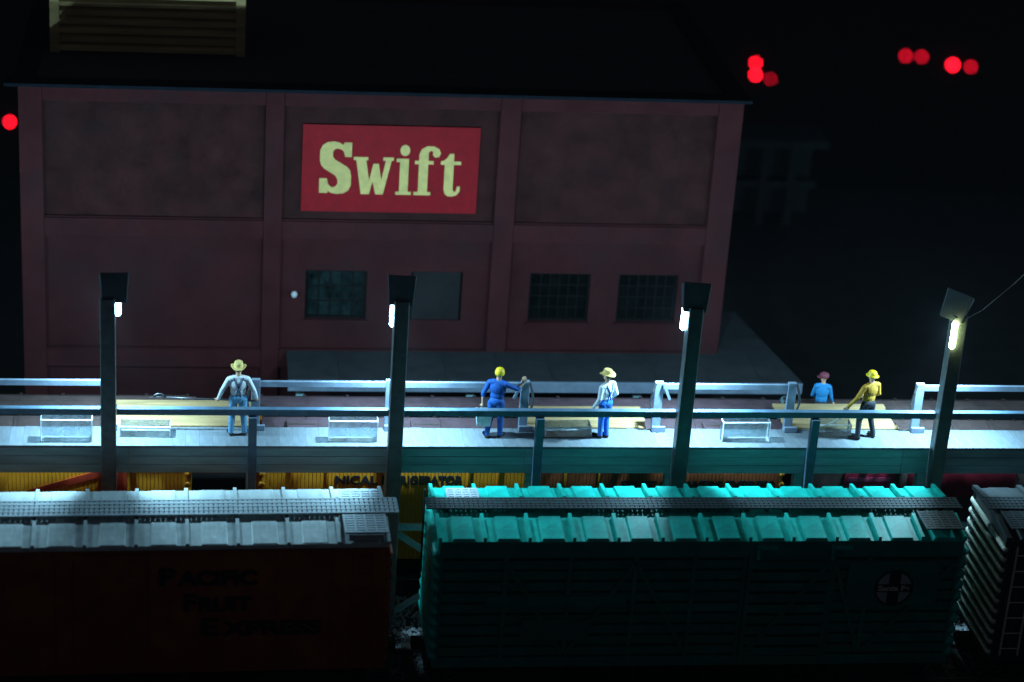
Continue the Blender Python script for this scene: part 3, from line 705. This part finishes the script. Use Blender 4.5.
# --- near row, right: dark car with ribbed end
L3 = 11.6
c3 = thing('box_car', 'dark grey box car with pale ribbed end at the lower right edge', 'freight car', (10.68+L3/2, -2.5, RAILZ))
underbody(c3, L3); shell(c3, L3, M_darkcar)
roof_bays(c3, L3, 11, M_darkcar, rib=0.09, ribw=0.12, diag=0.04)
end_ribs(c3, -L3/2, -1, M_ribcar, n=11, z0=0.98, z1=3.62, r=0.058, post=M_darkcar); end_ribs(c3, L3/2, 1, M_ribcar)
grating('running_board', -L3/2-0.2, L3/2+0.2, -0.26, 0.26, 4.16, M_gratdk, c3)
grating('end_platform', -L3/2+0.1, -L3/2+0.95, -1.14, -0.3, 4.12, M_gratdk, c3, along='y')
for k in range(7):
    MB().box(-L3/2+0.15+k*0.22, -L3/2+0.28+k*0.22, -W2-0.03, -W2-0.003, FL+0.1, H-0.1).build('side_rib', M_darkcar, c3)
ladder(c3, -L3/2+0.45, -W2-0.03, 0.9, 3.7, M_ribcar)

# --- far row, behind the platform
def rear_car(name, label, xa, xb, body_m, roof_m, hatch):
    L = xb-xa
    c = thing(name, label, 'freight car', ((xa+xb)/2, 2.30, RAILZ))
    underbody(c, L); shell(c, L, body_m, eave=3.86, ridge=4.12)
    roof_bays(c, L, 12, roof_m, eave=3.86, ridge=4.12, rib=0.045)
    m = MB(); m.box(-L/2-0.2, L/2+0.2, -0.40, -0.14, 4.19, 4.225); m.box(-L/2-0.2, L/2+0.2, -0.125, 0.125, 4.19, 4.225); m.box(-L/2-0.2, L/2+0.2, 0.14, 0.40, 4.19, 4.225)
    m.build('running_board', roof_m, c)
    sm_ = MB().box(-0.03, 0.03, -0.36, 0.36, 4.05, 4.188).mesh('saddle', M_brown)
    for i in range(20): link('saddle', sm_, c, loc=(-L/2+0.3+i*(L-0.6)/19, 0, 0))
    for x in hatch:
        h = MB(); h.box(x-0.35, x+0.35, -1.12, -0.54, 3.98, 4.10); hh = h.build('ice_hatch', roof_m, c, bevel=0.02)
        q = MB(); q.tube([(x-0.3, -0.8, 4.11), (x+0.3, -0.8, 4.11)], 0.025, 6); q.build('latch_bar', M_brown, hh)
    end_ribs(c, -L/2, -1, body_m); end_ribs(c, L/2, 1, body_m)
    return c
yb = -W2-0.012
cA = rear_car('refrigerator_car', 'yellow refrigerator car with red diagonal stripe under the platform at left', -19.1, -7.38, M_yellow, M_brown, (4.9,))
oA = -(-19.1-7.38)/2
q = MB(); q.prism_y([(-11.0+oA, -1.78-RAILZ), (-10.55+oA, -1.78-RAILZ), (-8.85+oA, -1.30-RAILZ), (-9.5+oA, -1.30-RAILZ)], yb-0.012, yb+0.006); q.build('stripe', M_redstr, cA)
q = MB(); q.prism_y([(-9.45+oA, -1.9-RAILZ), (-8.75+oA, -1.9-RAILZ), (-8.75+oA, -1.2-RAILZ), (-9.3+oA, -1.2-RAILZ)], yb-0.02, yb-0.014); q.build('door_stripe', M_redstr, cA)
cB = rear_car('refrigerator_car', 'yellow mechanical refrigerator car seen under the platform with mauve roof', -5.62, 6.75, M_yellow, M_mauve, (-5.3, -4.3, -2.4, 2.2, 4.6))
oB = -(-5.62+6.75)/2
lettering('NICAL', -3.94+oB, -2.94+oB, -1.62-RAILZ, 0.31, yb, M_black, cB, 0.012)
lettering('REFRIGERATOR', -2.84+oB, -0.94+oB, -1.62-RAILZ, 0.31, yb, M_black, cB, 0.012)
lettering('FRUIT GROWERS EXPRESS', 2.86+oB, 6.6+oB, -1.76-RAILZ, 0.34, yb-0.012, M_black, cB, 0.012)
for x in (-4.95, -4.12, -2.89, -0.80, -0.1, 0.62, 1.5, 2.3): MB().box(x+oB-0.025, x+oB+0.025, yb-0.03, yb+0.008, FL+0.1, 3.55).build('side_rib', M_yellow, cB)
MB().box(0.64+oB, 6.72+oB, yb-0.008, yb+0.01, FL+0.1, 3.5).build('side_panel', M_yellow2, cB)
cC = rear_car('refrigerator_car', 'dark car with blurred red and pink panel under the platform at right', 7.3, 18.6, M_brown, M_brown, (-3.0, 3.6))
oC = -(7.3+18.6)/2
for (a, b) in ((8.32, 9.56), (9.9, 12.6)):
    pn = MB().box(a+oC, b+oC, yb-0.03, yb-0.004, -1.95-RAILZ, -1.25-RAILZ).build('red_panel', M_redpan if a < 9 else mat('dark_red_panel', (0.20, 0.008, 0.02), rough=0.6, var=0.4, scale=2.5), cC)
    if a < 9:
        for z in (-1.46, -1.72): MB().box(a+0.08+oC, b-0.1+oC, yb-0.038, yb-0.031, z-0.06-RAILZ, z+0.05-RAILZ).build('panel_line', mat('pink_line', (0.92, 0.10, 0.22), var=0.35, scale=9), pn)

# ------------------------------------------------------------------ people
def cap_mesh(mb, a, b, ra, rb, n=12):
    a = Vector(a); b = Vector(b); d = (b-a); l = d.length; d = d.normalized()
    pts, rs = [], []
    for k in range(5):
        t = math.pi/2*(1-k/4); pts.append(a-d*(ra*math.sin(t))); rs.append(max(0.0006, ra*math.cos(t)))
    for k in range(1, 4): pts.append(a+d*l*k/4); rs.append(ra+(rb-ra)*k/4)
    for k in range(5):
        t = math.pi/2*k/4; pts.append(b+d*(rb*math.sin(t))); rs.append(max(0.0006, rb*math.cos(t)))
    mb.tube(pts, rs, n)
def ell_mesh(mb, c, r, n=16):
    prof = [(max(0.001, math.cos(t)), math.sin(t)) for t in [math.pi*(k/10-0.5) for k in range(11)]]
    vs = []; fs = []
    for k, (rr, z) in enumerate(prof):
        for i in range(n):
            t = 2*math.pi*i/n; vs.append((c[0]+r[0]*rr*math.cos(t), c[1]+r[1]*rr*math.sin(t), c[2]+r[2]*z))
    for k in range(10):
        for i in range(n):
            j = (i+1) % n; fs.append((k*n+i, k*n+j, (k+1)*n+j, (k+1)*n+i))
    fs.append(tuple(range(n))[::-1]); fs.append(tuple(range(10*n, 11*n)))
    mb.add(vs, fs)

def person(label, loc, rz, P, cols, hat, straps=None, head_turn=0.0, lean=(0, 0), short=False, seated=False, bulk=1.12, hs=1.0):
    """cols: shirt, trousers; P: joint positions knees/ankles/elbows/wrists for l (x<0) and r, facing +y"""
    prims = []
    def ln(p): k = max(0, p[2]-0.95); return Vector((p[0]+lean[0]*k, p[1]+lean[1]*k, p[2]))
    def C(a, b, ra, rb, t, up=False):
        a, b = (ln(a), ln(b)) if up else (Vector(a), Vector(b)); prims.append(('c', a, b, ra, rb, t))
    def E(c, r, t, up=True): prims.append(('e', ln(c) if up else Vector(c), Vector(r), 0, 0, t))
    zo = P.get('zo', 0.0)
    E((0, 0, 1.28), (0.185, 0.115, 0.20), 'shirt'); E((0, 0.015, 1.09), (0.16, 0.11, 0.17), 'shirt')
    E((0, -0.005, 0.95), (0.168, 0.118, 0.12), 'pants'); C((-0.15, -0.01, 1.415), (0.15, -0.01, 1.415), 0.068, 0.068, 'shirt', True)
    C((-0.09, -0.01, 1.44), (0.09, -0.01, 1.44), 0.06, 0.06, 'shirt', True)
    C((0, 0.0, 1.44), (0, 0.012, 1.56), 0.056, 0.052, 'skin', True)
    hc = ln((0, 0.02, 1.645))
    def hp(x, y, z):
        c_, s_ = math.cos(head_turn), math.sin(head_turn); return (hc[0]+x*c_-y*s_, hc[1]+x*s_+y*c_, hc[2]+z)
    prims.append(('e', hc, Vector((0.077, 0.088, 0.115)), 0, 0, 'skin'))
    prims.append(('e', Vector(hp(0, 0.02, -0.06)), Vector((0.058, 0.065, 0.06)), 0, 0, 'skin'))
    prims.append(('e', Vector(hp(0, -0.018, 0.02)), Vector((0.084, 0.084, 0.10)), 0, 0, 'hair'))
    C(hp(0, 0.085, 0.02), hp(0, 0.108, -0.022), 0.011, 0.016, 'skin')
    for s in (-1, 1):
        prims.append(('e', Vector(hp(s*0.082, 0.0, -0.01)), Vector((0.014, 0.024, 0.032)), 0, 0, 'skin'))
        prims.append(('e', Vector(hp(s*0.03, 0.083, 0.012)), Vector((0.013, 0.012, 0.010)), 0, 0, 'hair'))
    C(hp(-0.02, 0.088, -0.058), hp(0.02, 0.088, -0.058), 0.008, 0.008, 'lip')
    for s, k in ((-1, 'l'), (1, 'r')):
        hip = P.get('hip_'+k, (s*0.088, 0, 0.92)); kn = P['knee_'+k]; an = P['ank_'+k]; td = P.get('toe_'+k, (0, 0.17))
        C(hip, kn, 0.098, 0.070, 'pants'); C(kn, an, 0.068, 0.056, 'pants')
        if seated: C((an[0], an[1]+0.02, an[2]+0.02), (an[0], an[1]+0.03, an[2]+0.16), 0.05, 0.04, 'shoe')
        else: C((an[0]-td[0]*.15, an[1]-td[1]*.15, 0.047), (an[0]+td[0], an[1]+td[1], 0.042), 0.047, 0.042, 'shoe')
        sh = ln((s*0.185, -0.005, 1.40)); el = Vector(P['elb_'+k]); wr = Vector(P['wri_'+k])
        C(sh, el, 0.062, 0.050, 'shirt')
        if short: C(el, el.lerp(wr, 0.22), 0.052, 0.05, 'shirt'); C(el.lerp(wr, 0.2), wr, 0.042, 0.031, 'skin')
        else: C(el, wr, 0.050, 0.038, 'shirt')
        d = (wr-el).normalized(); hd = Vector(P.get('hdir_'+k, d)).normalized()
        side = hd.cross(Vector((0, 1, 0))); side = (side if side.length > 0.2 else hd.cross(Vector((0, 0, 1)))).normalized(); nrm = side.cross(hd).normalized()
        C(wr, wr+hd*0.075, 0.032, 0.036, 'skin')
        for j, (o_, ll) in enumerate(((-0.033, 0.062), (-0.011, 0.075), (0.011, 0.07), (0.033, 0.055))):
            b0 = wr+hd*0.08+side*o_; b1 = b0+hd*ll*0.55+nrm*0.012; b2 = b1+hd*ll*0.25+nrm*0.032
            C(b0, b1, 0.012, 0.011, 'skin'); C(b1, b2, 0.011, 0.0095, 'skin')
        t0 = wr+hd*0.03-side*0.03; t1 = t0+hd*0.035-side*0.03+nrm*0.012; C(t0, t1, 0.014, 0.012, 'skin'); C(t1, t1+hd*0.03+nrm*0.012, 0.012, 0.010, 'skin')
    src = MB()
    for p in prims:
        if p[0] == 'c': cap_mesh(src, p[1], p[2], p[3], p[4])
        else: ell_mesh(src, p[1], p[2])
    me0 = src.mesh('tmp', M_skin); o0 = bpy.data.objects.new('tmp', me0); COL.objects.link(o0)
    md = o0.modifiers.new('r', 'REMESH'); md.mode = 'VOXEL'; md.voxel_size = 0.0085
    sm = o0.modifiers.new('s', 'SMOOTH'); sm.iterations = 3; sm.factor = 0.5
    dg = bpy.context.evaluated_depsgraph_get(); dg.update()
    me = bpy.data.meshes.new_from_object(o0.evaluated_get(dg)); bpy.data.objects.remove(o0)
    me.name = 'person'
    me.transform(Matrix.Diagonal((bulk, bulk, 1, 1)))
    me.materials.clear()
    names = ['shirt', 'pants', 'skin', 'shoe', 'hair', 'lip']
    for mm in (cols[0], cols[1], M_skin, M_shoe, M_hair, M_maroonc): me.materials.append(mm)
    nf = len(me.polygons); cen = np.empty(nf*3); me.polygons.foreach_get('center', cen); cen = cen.reshape(-1, 3)/np.array((bulk, bulk, 1))
    best = np.full(nf, 1e9); idx = np.zeros(nf, int)
    for p in prims:
        if p[0] == 'c':
            a = np.array(p[1]); b = np.array(p[2]); ab = b-a; t = np.clip(((cen-a)@ab)/max(1e-9, ab@ab), 0, 1)
            d = np.linalg.norm(cen-(a+t[:, None]*ab), axis=1)-(p[3]+(p[4]-p[3])*t)
        else:
            r = np.array(p[2]); q_ = np.linalg.norm((cen-np.array(p[1]))/r, axis=1); d = (q_-1)*r.min()
        k = d < best; best[k] = d[k]; idx[k] = names.index(p[5])
    if not seated:
        idx[(idx == 0) & (cen[:, 2] < P.get('waist', 1.0)) & (np.abs(cen[:, 0]) < 0.19)] = 1
    me.polygons.foreach_set('material_index', idx.astype(np.int32)); me.polygons.foreach_set('use_smooth', np.ones(nf, bool)); me.update()
    o = link('person', me, None, loc=loc); o.rotation_euler = (0, 0, rz)
    o.scale = (hs, hs, hs)
    tag(o, label, 'person', 'workers on the icing platform')
    # hat
    hx, hy, hz = hc[0]*bulk, hc[1]*bulk, hc[2]
    Mh = Matrix.Translation((hx, hy, hz)) @ Matrix.Rotation(head_turn, 4, 'Z') @ Matrix.Diagonal((1.05, 1.05, 1, 1))
    q = MB()
    if hat == 'straw':
        wv = lambda t, r: (-0.03*(abs(math.sin(t))**2)*max(0, (r-0.11))/0.09 + 0.05*(abs(math.cos(t))**2)*max(0, (r-0.10))/0.10 - 0.012*math.sin(2*t+1)*max(0, r-0.10)/0.1)
        q.lathe([(0.096, 0.035), (0.14, 0.032), (0.18, 0.043), (0.185, 0.050), (0.14, 0.046), (0.108, 0.055), (0.106, 0.11), (0.098, 0.165), (0.072, 0.185), (0.03, 0.168), (0.001, 0.160)], n=32, sx=0.9, sy=1.05, wave=wv); mm = M_straw
    elif hat == 'hard':
        q.lathe([(0.112, 0.012), (0.155, 0.008), (0.158, 0.016), (0.116, 0.03), (0.112, 0.07), (0.095, 0.115), (0.06, 0.142), (0.02, 0.152), (0.001, 0.153)], n=28, sx=0.92, sy=1.08); mm = M_hard
    elif hat == 'dome':
        q.lathe([(0.092, -0.03), (0.112, -0.025), (0.116, 0.03), (0.106, 0.08), (0.085, 0.118), (0.05, 0.14), (0.02, 0.148), (0.001, 0.149)], n=28, sx=0.95, sy=1.05); mm = M_hard
    else:
        q.lathe([(0.09, 0.0), (0.105, 0.005), (0.115, 0.05), (0.10, 0.095), (0.06, 0.12), (0.02, 0.127), (0.001, 0.128)], n=28); q.prism_z([(-0.07, 0.07), (-0.055, 0.15), (0.0, 0.17), (0.055, 0.15), (0.07, 0.07)], 0.005, 0.022); mm = M_maroonc
    hm = q.mesh('hat', mm, True); hm.transform(Mh); link('hat', hm, o)
    if straps:
        bm = bmesh.new(); bm.from_mesh(me); bv = BVHTree.FromBMesh(bm); bm.free()
        for pts in ([(-0.11, 1.46), (-0.06, 1.34), (0.0, 1.21), (0.045, 1.08), (0.07, 0.99)], [(0.11, 1.46), (0.06, 1.34), (0.0, 1.21), (-0.045, 1.08), (-0.07, 0.99)]):
            path = []
            for i in range(len(pts)-1):
                for k in range(5):
                    t = k/5; x = pts[i][0]*(1-t)+pts[i+1][0]*t; z = pts[i][1]*(1-t)+pts[i+1][1]*t
                    x += lean[0]*(z-0.95)
                    h_ = bv.ray_cast(Vector((x, -1, z)), Vector((0, 1, 0)))
                    if h_[0]: path.append(h_[0]+Vector((0, -0.006, 0)))
            q = MB(); q.tube(path, 0.0145, 6); q.build('suspender_strap', straps, o)
    return o

# 1: straw hat, white shirt, suspenders, holding a pike across
P1 = person('worker in straw hat, white shirt and crossed suspenders holding a long pike', (-6.24, 0.42, 0.0), R(2),
   dict(knee_l=(-0.115, 0.03, 0.49), ank_l=(-0.135, -0.01, 0.10), toe_l=(-0.04, 0.15), knee_r=(0.115, 0.03, 0.49), ank_r=(0.14, 0.0, 0.10), toe_r=(0.05, 0.15),
        elb_l=(-0.32, -0.05, 1.15), wri_l=(-0.385, 0.06, 0.90), hdir_l=(-0.2, 0.35, -0.7), elb_r=(0.31, -0.05, 1.14), wri_r=(0.37, 0.08, 0.90), hdir_r=(0.1, 0.35, -0.7)),
   (M_shirtw, M_jean), 'straw', M_strap)
q = MB(); q.tube([(-7.85, 0.58, 0.86), (-7.2, 0.575, 0.83), (-6.6, 0.57, 0.815), (-5.80, 0.56, 0.78)], 0.021, 8)
q.tube([(-7.84, 0.58, 0.86), (-7.93, 0.58, 0.93), (-8.02, 0.58, 0.95), (-8.10, 0.58, 0.91), (-8.13, 0.58, 0.86)], 0.017, 6)
q.tube([(-7.80, 0.58, 0.86), (-8.02, 0.58, 0.865), (-8.22, 0.58, 0.85)], [0.02, 0.018, 0.006], 6)
tag(q.build('pike_pole', M_tool, smooth=True), 'long dark hooked pike pole held by the straw-hatted worker at left', 'pike')
# 2: yellow cap, all blue, pail in hand, other arm raised to the post
P2 = person('worker in yellow cap and blue work clothes carrying a pail', (-0.38, 0.36, 0.0), R(-22),
   dict(knee_l=(-0.11, 0.02, 0.49), ank_l=(-0.14, -0.08, 0.10), toe_l=(-0.09, 0.13), knee_r=(0.10, 0.05, 0.49), ank_r=(0.12, 0.03, 0.10), toe_r=(0.05, 0.14),
        elb_l=(-0.27, -0.06, 1.13), wri_l=(-0.27, -0.05, 0.86), hdir_l=(-0.02, 0.03, -1), elb_r=(0.40, 0.12, 1.27), wri_r=(0.50, 0.24, 1.40), hdir_r=(0.03, 0.1, 1)),
   (M_shirtb, M_shirtb), 'dome', short=True, lean=(0.04, 0.03), hs=0.975)
pl = thing('pail', 'grey rectangular pail carried by the worker in yellow cap', 'pail', (-0.64, 0.40, 0.30))
q = MB(); q.add([(-.15,-.11,0),(.15,-.11,0),(.15,.11,0),(-.15,.11,0),(-.19,-.14,.36),(.19,-.14,.36),(.19,.14,.36),(-.19,.14,.36),(-.17,-.12,.36),(.17,-.12,.36),(.17,.12,.36),(-.17,.12,.36),(-.14,-.10,.05),(.14,-.10,.05),(.14,.10,.05),(-.14,.10,.05)],
   [(0,3,2,1),(0,1,5,4),(1,2,6,5),(2,3,7,6),(3,0,4,7),(4,5,9,8),(5,6,10,9),(6,7,11,10),(7,4,8,11),(8,9,13,12),(9,10,14,13),(10,11,15,14),(11,8,12,15),(12,13,14,15)])
q.build('tub', M_pail, pl)
q = MB(); q.tube([(-0.18, 0, 0.34), (-0.12, 0, 0.44), (0, 0, 0.475), (0.12, 0, 0.44), (0.18, 0, 0.34)], 0.012, 6); q.build('handle', M_tool, pl)
# 3: straw hat, white shirt, bright overalls
P3 = person('worker in straw hat, white shirt and bright blue overalls standing still', (2.17, 0.36, 0.0), R(38),
   dict(knee_l=(-0.075, 0.03, 0.49), ank_l=(-0.07, 0.03, 0.10), toe_l=(-0.02, 0.17), knee_r=(0.07, 0.01, 0.49), ank_r=(0.065, -0.03, 0.10), toe_r=(0.02, 0.17),
        elb_l=(-0.25, -0.03, 1.12), wri_l=(-0.27, 0.10, 0.86), hdir_l=(0, 0.1, -1), elb_r=(0.25, -0.06, 1.13), wri_r=(0.24, 0.10, 0.93), hdir_r=(-0.1, 0.5, -0.7), waist=1.06),
   (M_shirtw, M_jeanb), 'straw', M_jeanb, head_turn=R(18), hs=0.95)
# 4: hard hat, mustard shirt, dark trousers, stooping to tongs
P4 = person('worker in yellow hard hat, mustard shirt and dark trousers gripping tongs', (8.42, 0.40, 0.0), R(24),
   dict(knee_l=(-0.16, 0.05, 0.49), ank_l=(-0.21, -0.02, 0.10), toe_l=(-0.13, 0.11), knee_r=(0.15, 0.03, 0.49), ank_r=(0.20, -0.06, 0.10), toe_r=(0.03, 0.16),
        elb_l=(-0.30, 0.05, 1.12), wri_l=(-0.44, 0.15, 0.87), hdir_l=(-0.3, 0.2, -0.7), elb_r=(0.28, 0.02, 1.14), wri_r=(0.14, 0.22, 1.0), hdir_r=(-0.8, 0.3, -0.2)),
   (M_gold, M_dark), 'hard', lean=(0.08, 0.05), hs=0.95)
q = MB(); q.tube([(7.98, 0.38, 0.82), (7.90, 0.37, 0.70), (7.78, 0.34, 0.55), (7.62, 0.32, 0.44), (7.45, 0.31, 0.37), (7.30, 0.31, 0.345)], [0.016, 0.018, 0.018, 0.018, 0.016, 0.012], 8)
tag(q.build('ice_tongs', M_hose, smooth=True), 'pale curved ice hook in the hand of the mustard-shirted worker', 'ice hook')
# 5: seated on the far edge of the gangway
P5 = person('seated worker in maroon cap and blue shirt behind the far gangway edge', (7.88, 2.36, -1.0), R(-12),
   dict(hip_l=(-0.09, 0.02, 0.95), hip_r=(0.09, 0.02, 0.95), knee_l=(-0.11, 0.44, 1.0), ank_l=(-0.11, 0.84, 0.94), knee_r=(0.12, 0.44, 1.0), ank_r=(0.12, 0.84, 0.94),
        elb_l=(-0.25, 0.06, 1.14), wri_l=(-0.12, 0.24, 1.06), elb_r=(0.26, 0.04, 1.12), wri_r=(0.30, 0.10, 0.99), hdir_r=(0.3, 0.2, -0.5)),
   (mat('sky_blue_shirt', (0.02, 0.22, 0.50), rough=0.75, var=0.12), M_dark), 'cap', head_turn=R(100), seated=True, bulk=0.9)

# ------------------------------------------------------------------ far background
sh = thing('low_shed', 'faint grey open-fronted shed in the dark right of the packing house', 'shed', (12.3, 26.4, GZ), world=True)
MB().box(10.6, 14.2, 27.6, 27.7, GZ, -1.7).build('rear_wall', M_greybld, sh)
MB().box(10.4, 14.4, 26.2, 27.9, -1.72, -1.45).build('roof', M_greybld, sh)
for x in (10.7, 12.2, 13.2): MB().box(x-0.14, x+0.14, 26.3, 26.5, GZ, -1.72).build('post', M_greybld, sh)
MB().box(10.7, 14.1, 26.34, 26.44, -3.2, -2.95).build('rail', M_greybld, sh)
wh = ['upper left of the three red lights above the packing house corner', 'lower left of the three red lights above the packing house corner', 'dimmer right one of the three red lights above the packing house corner',
      'left light of the red pair high at the upper right', 'right light of the red pair high at the upper right', 'brighter left light of the rightmost red pair', 'right light of the rightmost red pair near the frame edge', 'lone red light at the left frame edge beside the packing house']
for (x, z), lb, rr in zip([(43.23,-35.79),(43.35,-36.93),(44.8,-37.28),(57.31,-34.74),(58.84,-34.79),(61.92,-35.48),(63.67,-35.62),(-23.86,-43.06)], wh, (.15, .18, .11, .16, .15, .22, .155, .16)):
    t = thing('indicator_lamp', lb, 'red light', (x, 149.99, z), group='red indicator lights on the dark rear wall')
    q = MB(); q.tube([(0, 0, 0), (0, -0.25, 0)], rr*1.25, 16); q.build('bezel', M_black, t)
    q = MB(); q.lathe([(rr, 0.0), (rr*0.85, rr*0.5), (rr*0.5, rr*0.85), (0.001, rr)], n=16); me = q.mesh('lens', M_red2 if lb.startswith(('dimmer', 'left light', 'right light')) else M_red, True); me.transform(Matrix.Translation((0, -0.252, 0)) @ Matrix.Rotation(R(90), 4, 'X')); link('lens', me, t)

for o in bpy.data.objects:
    if '_world' in o: del o['_world']

# ------------------------------------------------------------------ thin volume added to imitate lens bloom round the lamps
hz_ = MB().box(-120, 150, -60, 140, -30, 30).build('bloom_haze', None)
hm_ = bpy.data.materials.new('bloom_volume'); hm_.use_nodes = True; nt = hm_.node_tree
for n_ in list(nt.nodes):
    if n_.type == 'BSDF_PRINCIPLED': nt.nodes.remove(n_)
pv = nt.nodes.new('ShaderNodeVolumePrincipled'); pv.inputs['Color'].default_value = (0.8, 0.9, 1.0, 1); pv.inputs['Density'].default_value = 0.0002
nt.links.new(pv.outputs[0], [n_ for n_ in nt.nodes if n_.type == 'OUTPUT_MATERIAL'][0].inputs['Volume'])
hz_.data.materials.clear(); hz_.data.materials.append(hm_); tag(hz_, 'thin added volume imitating lens bloom round the lamps', 'bloom_haze', kind='stuff')
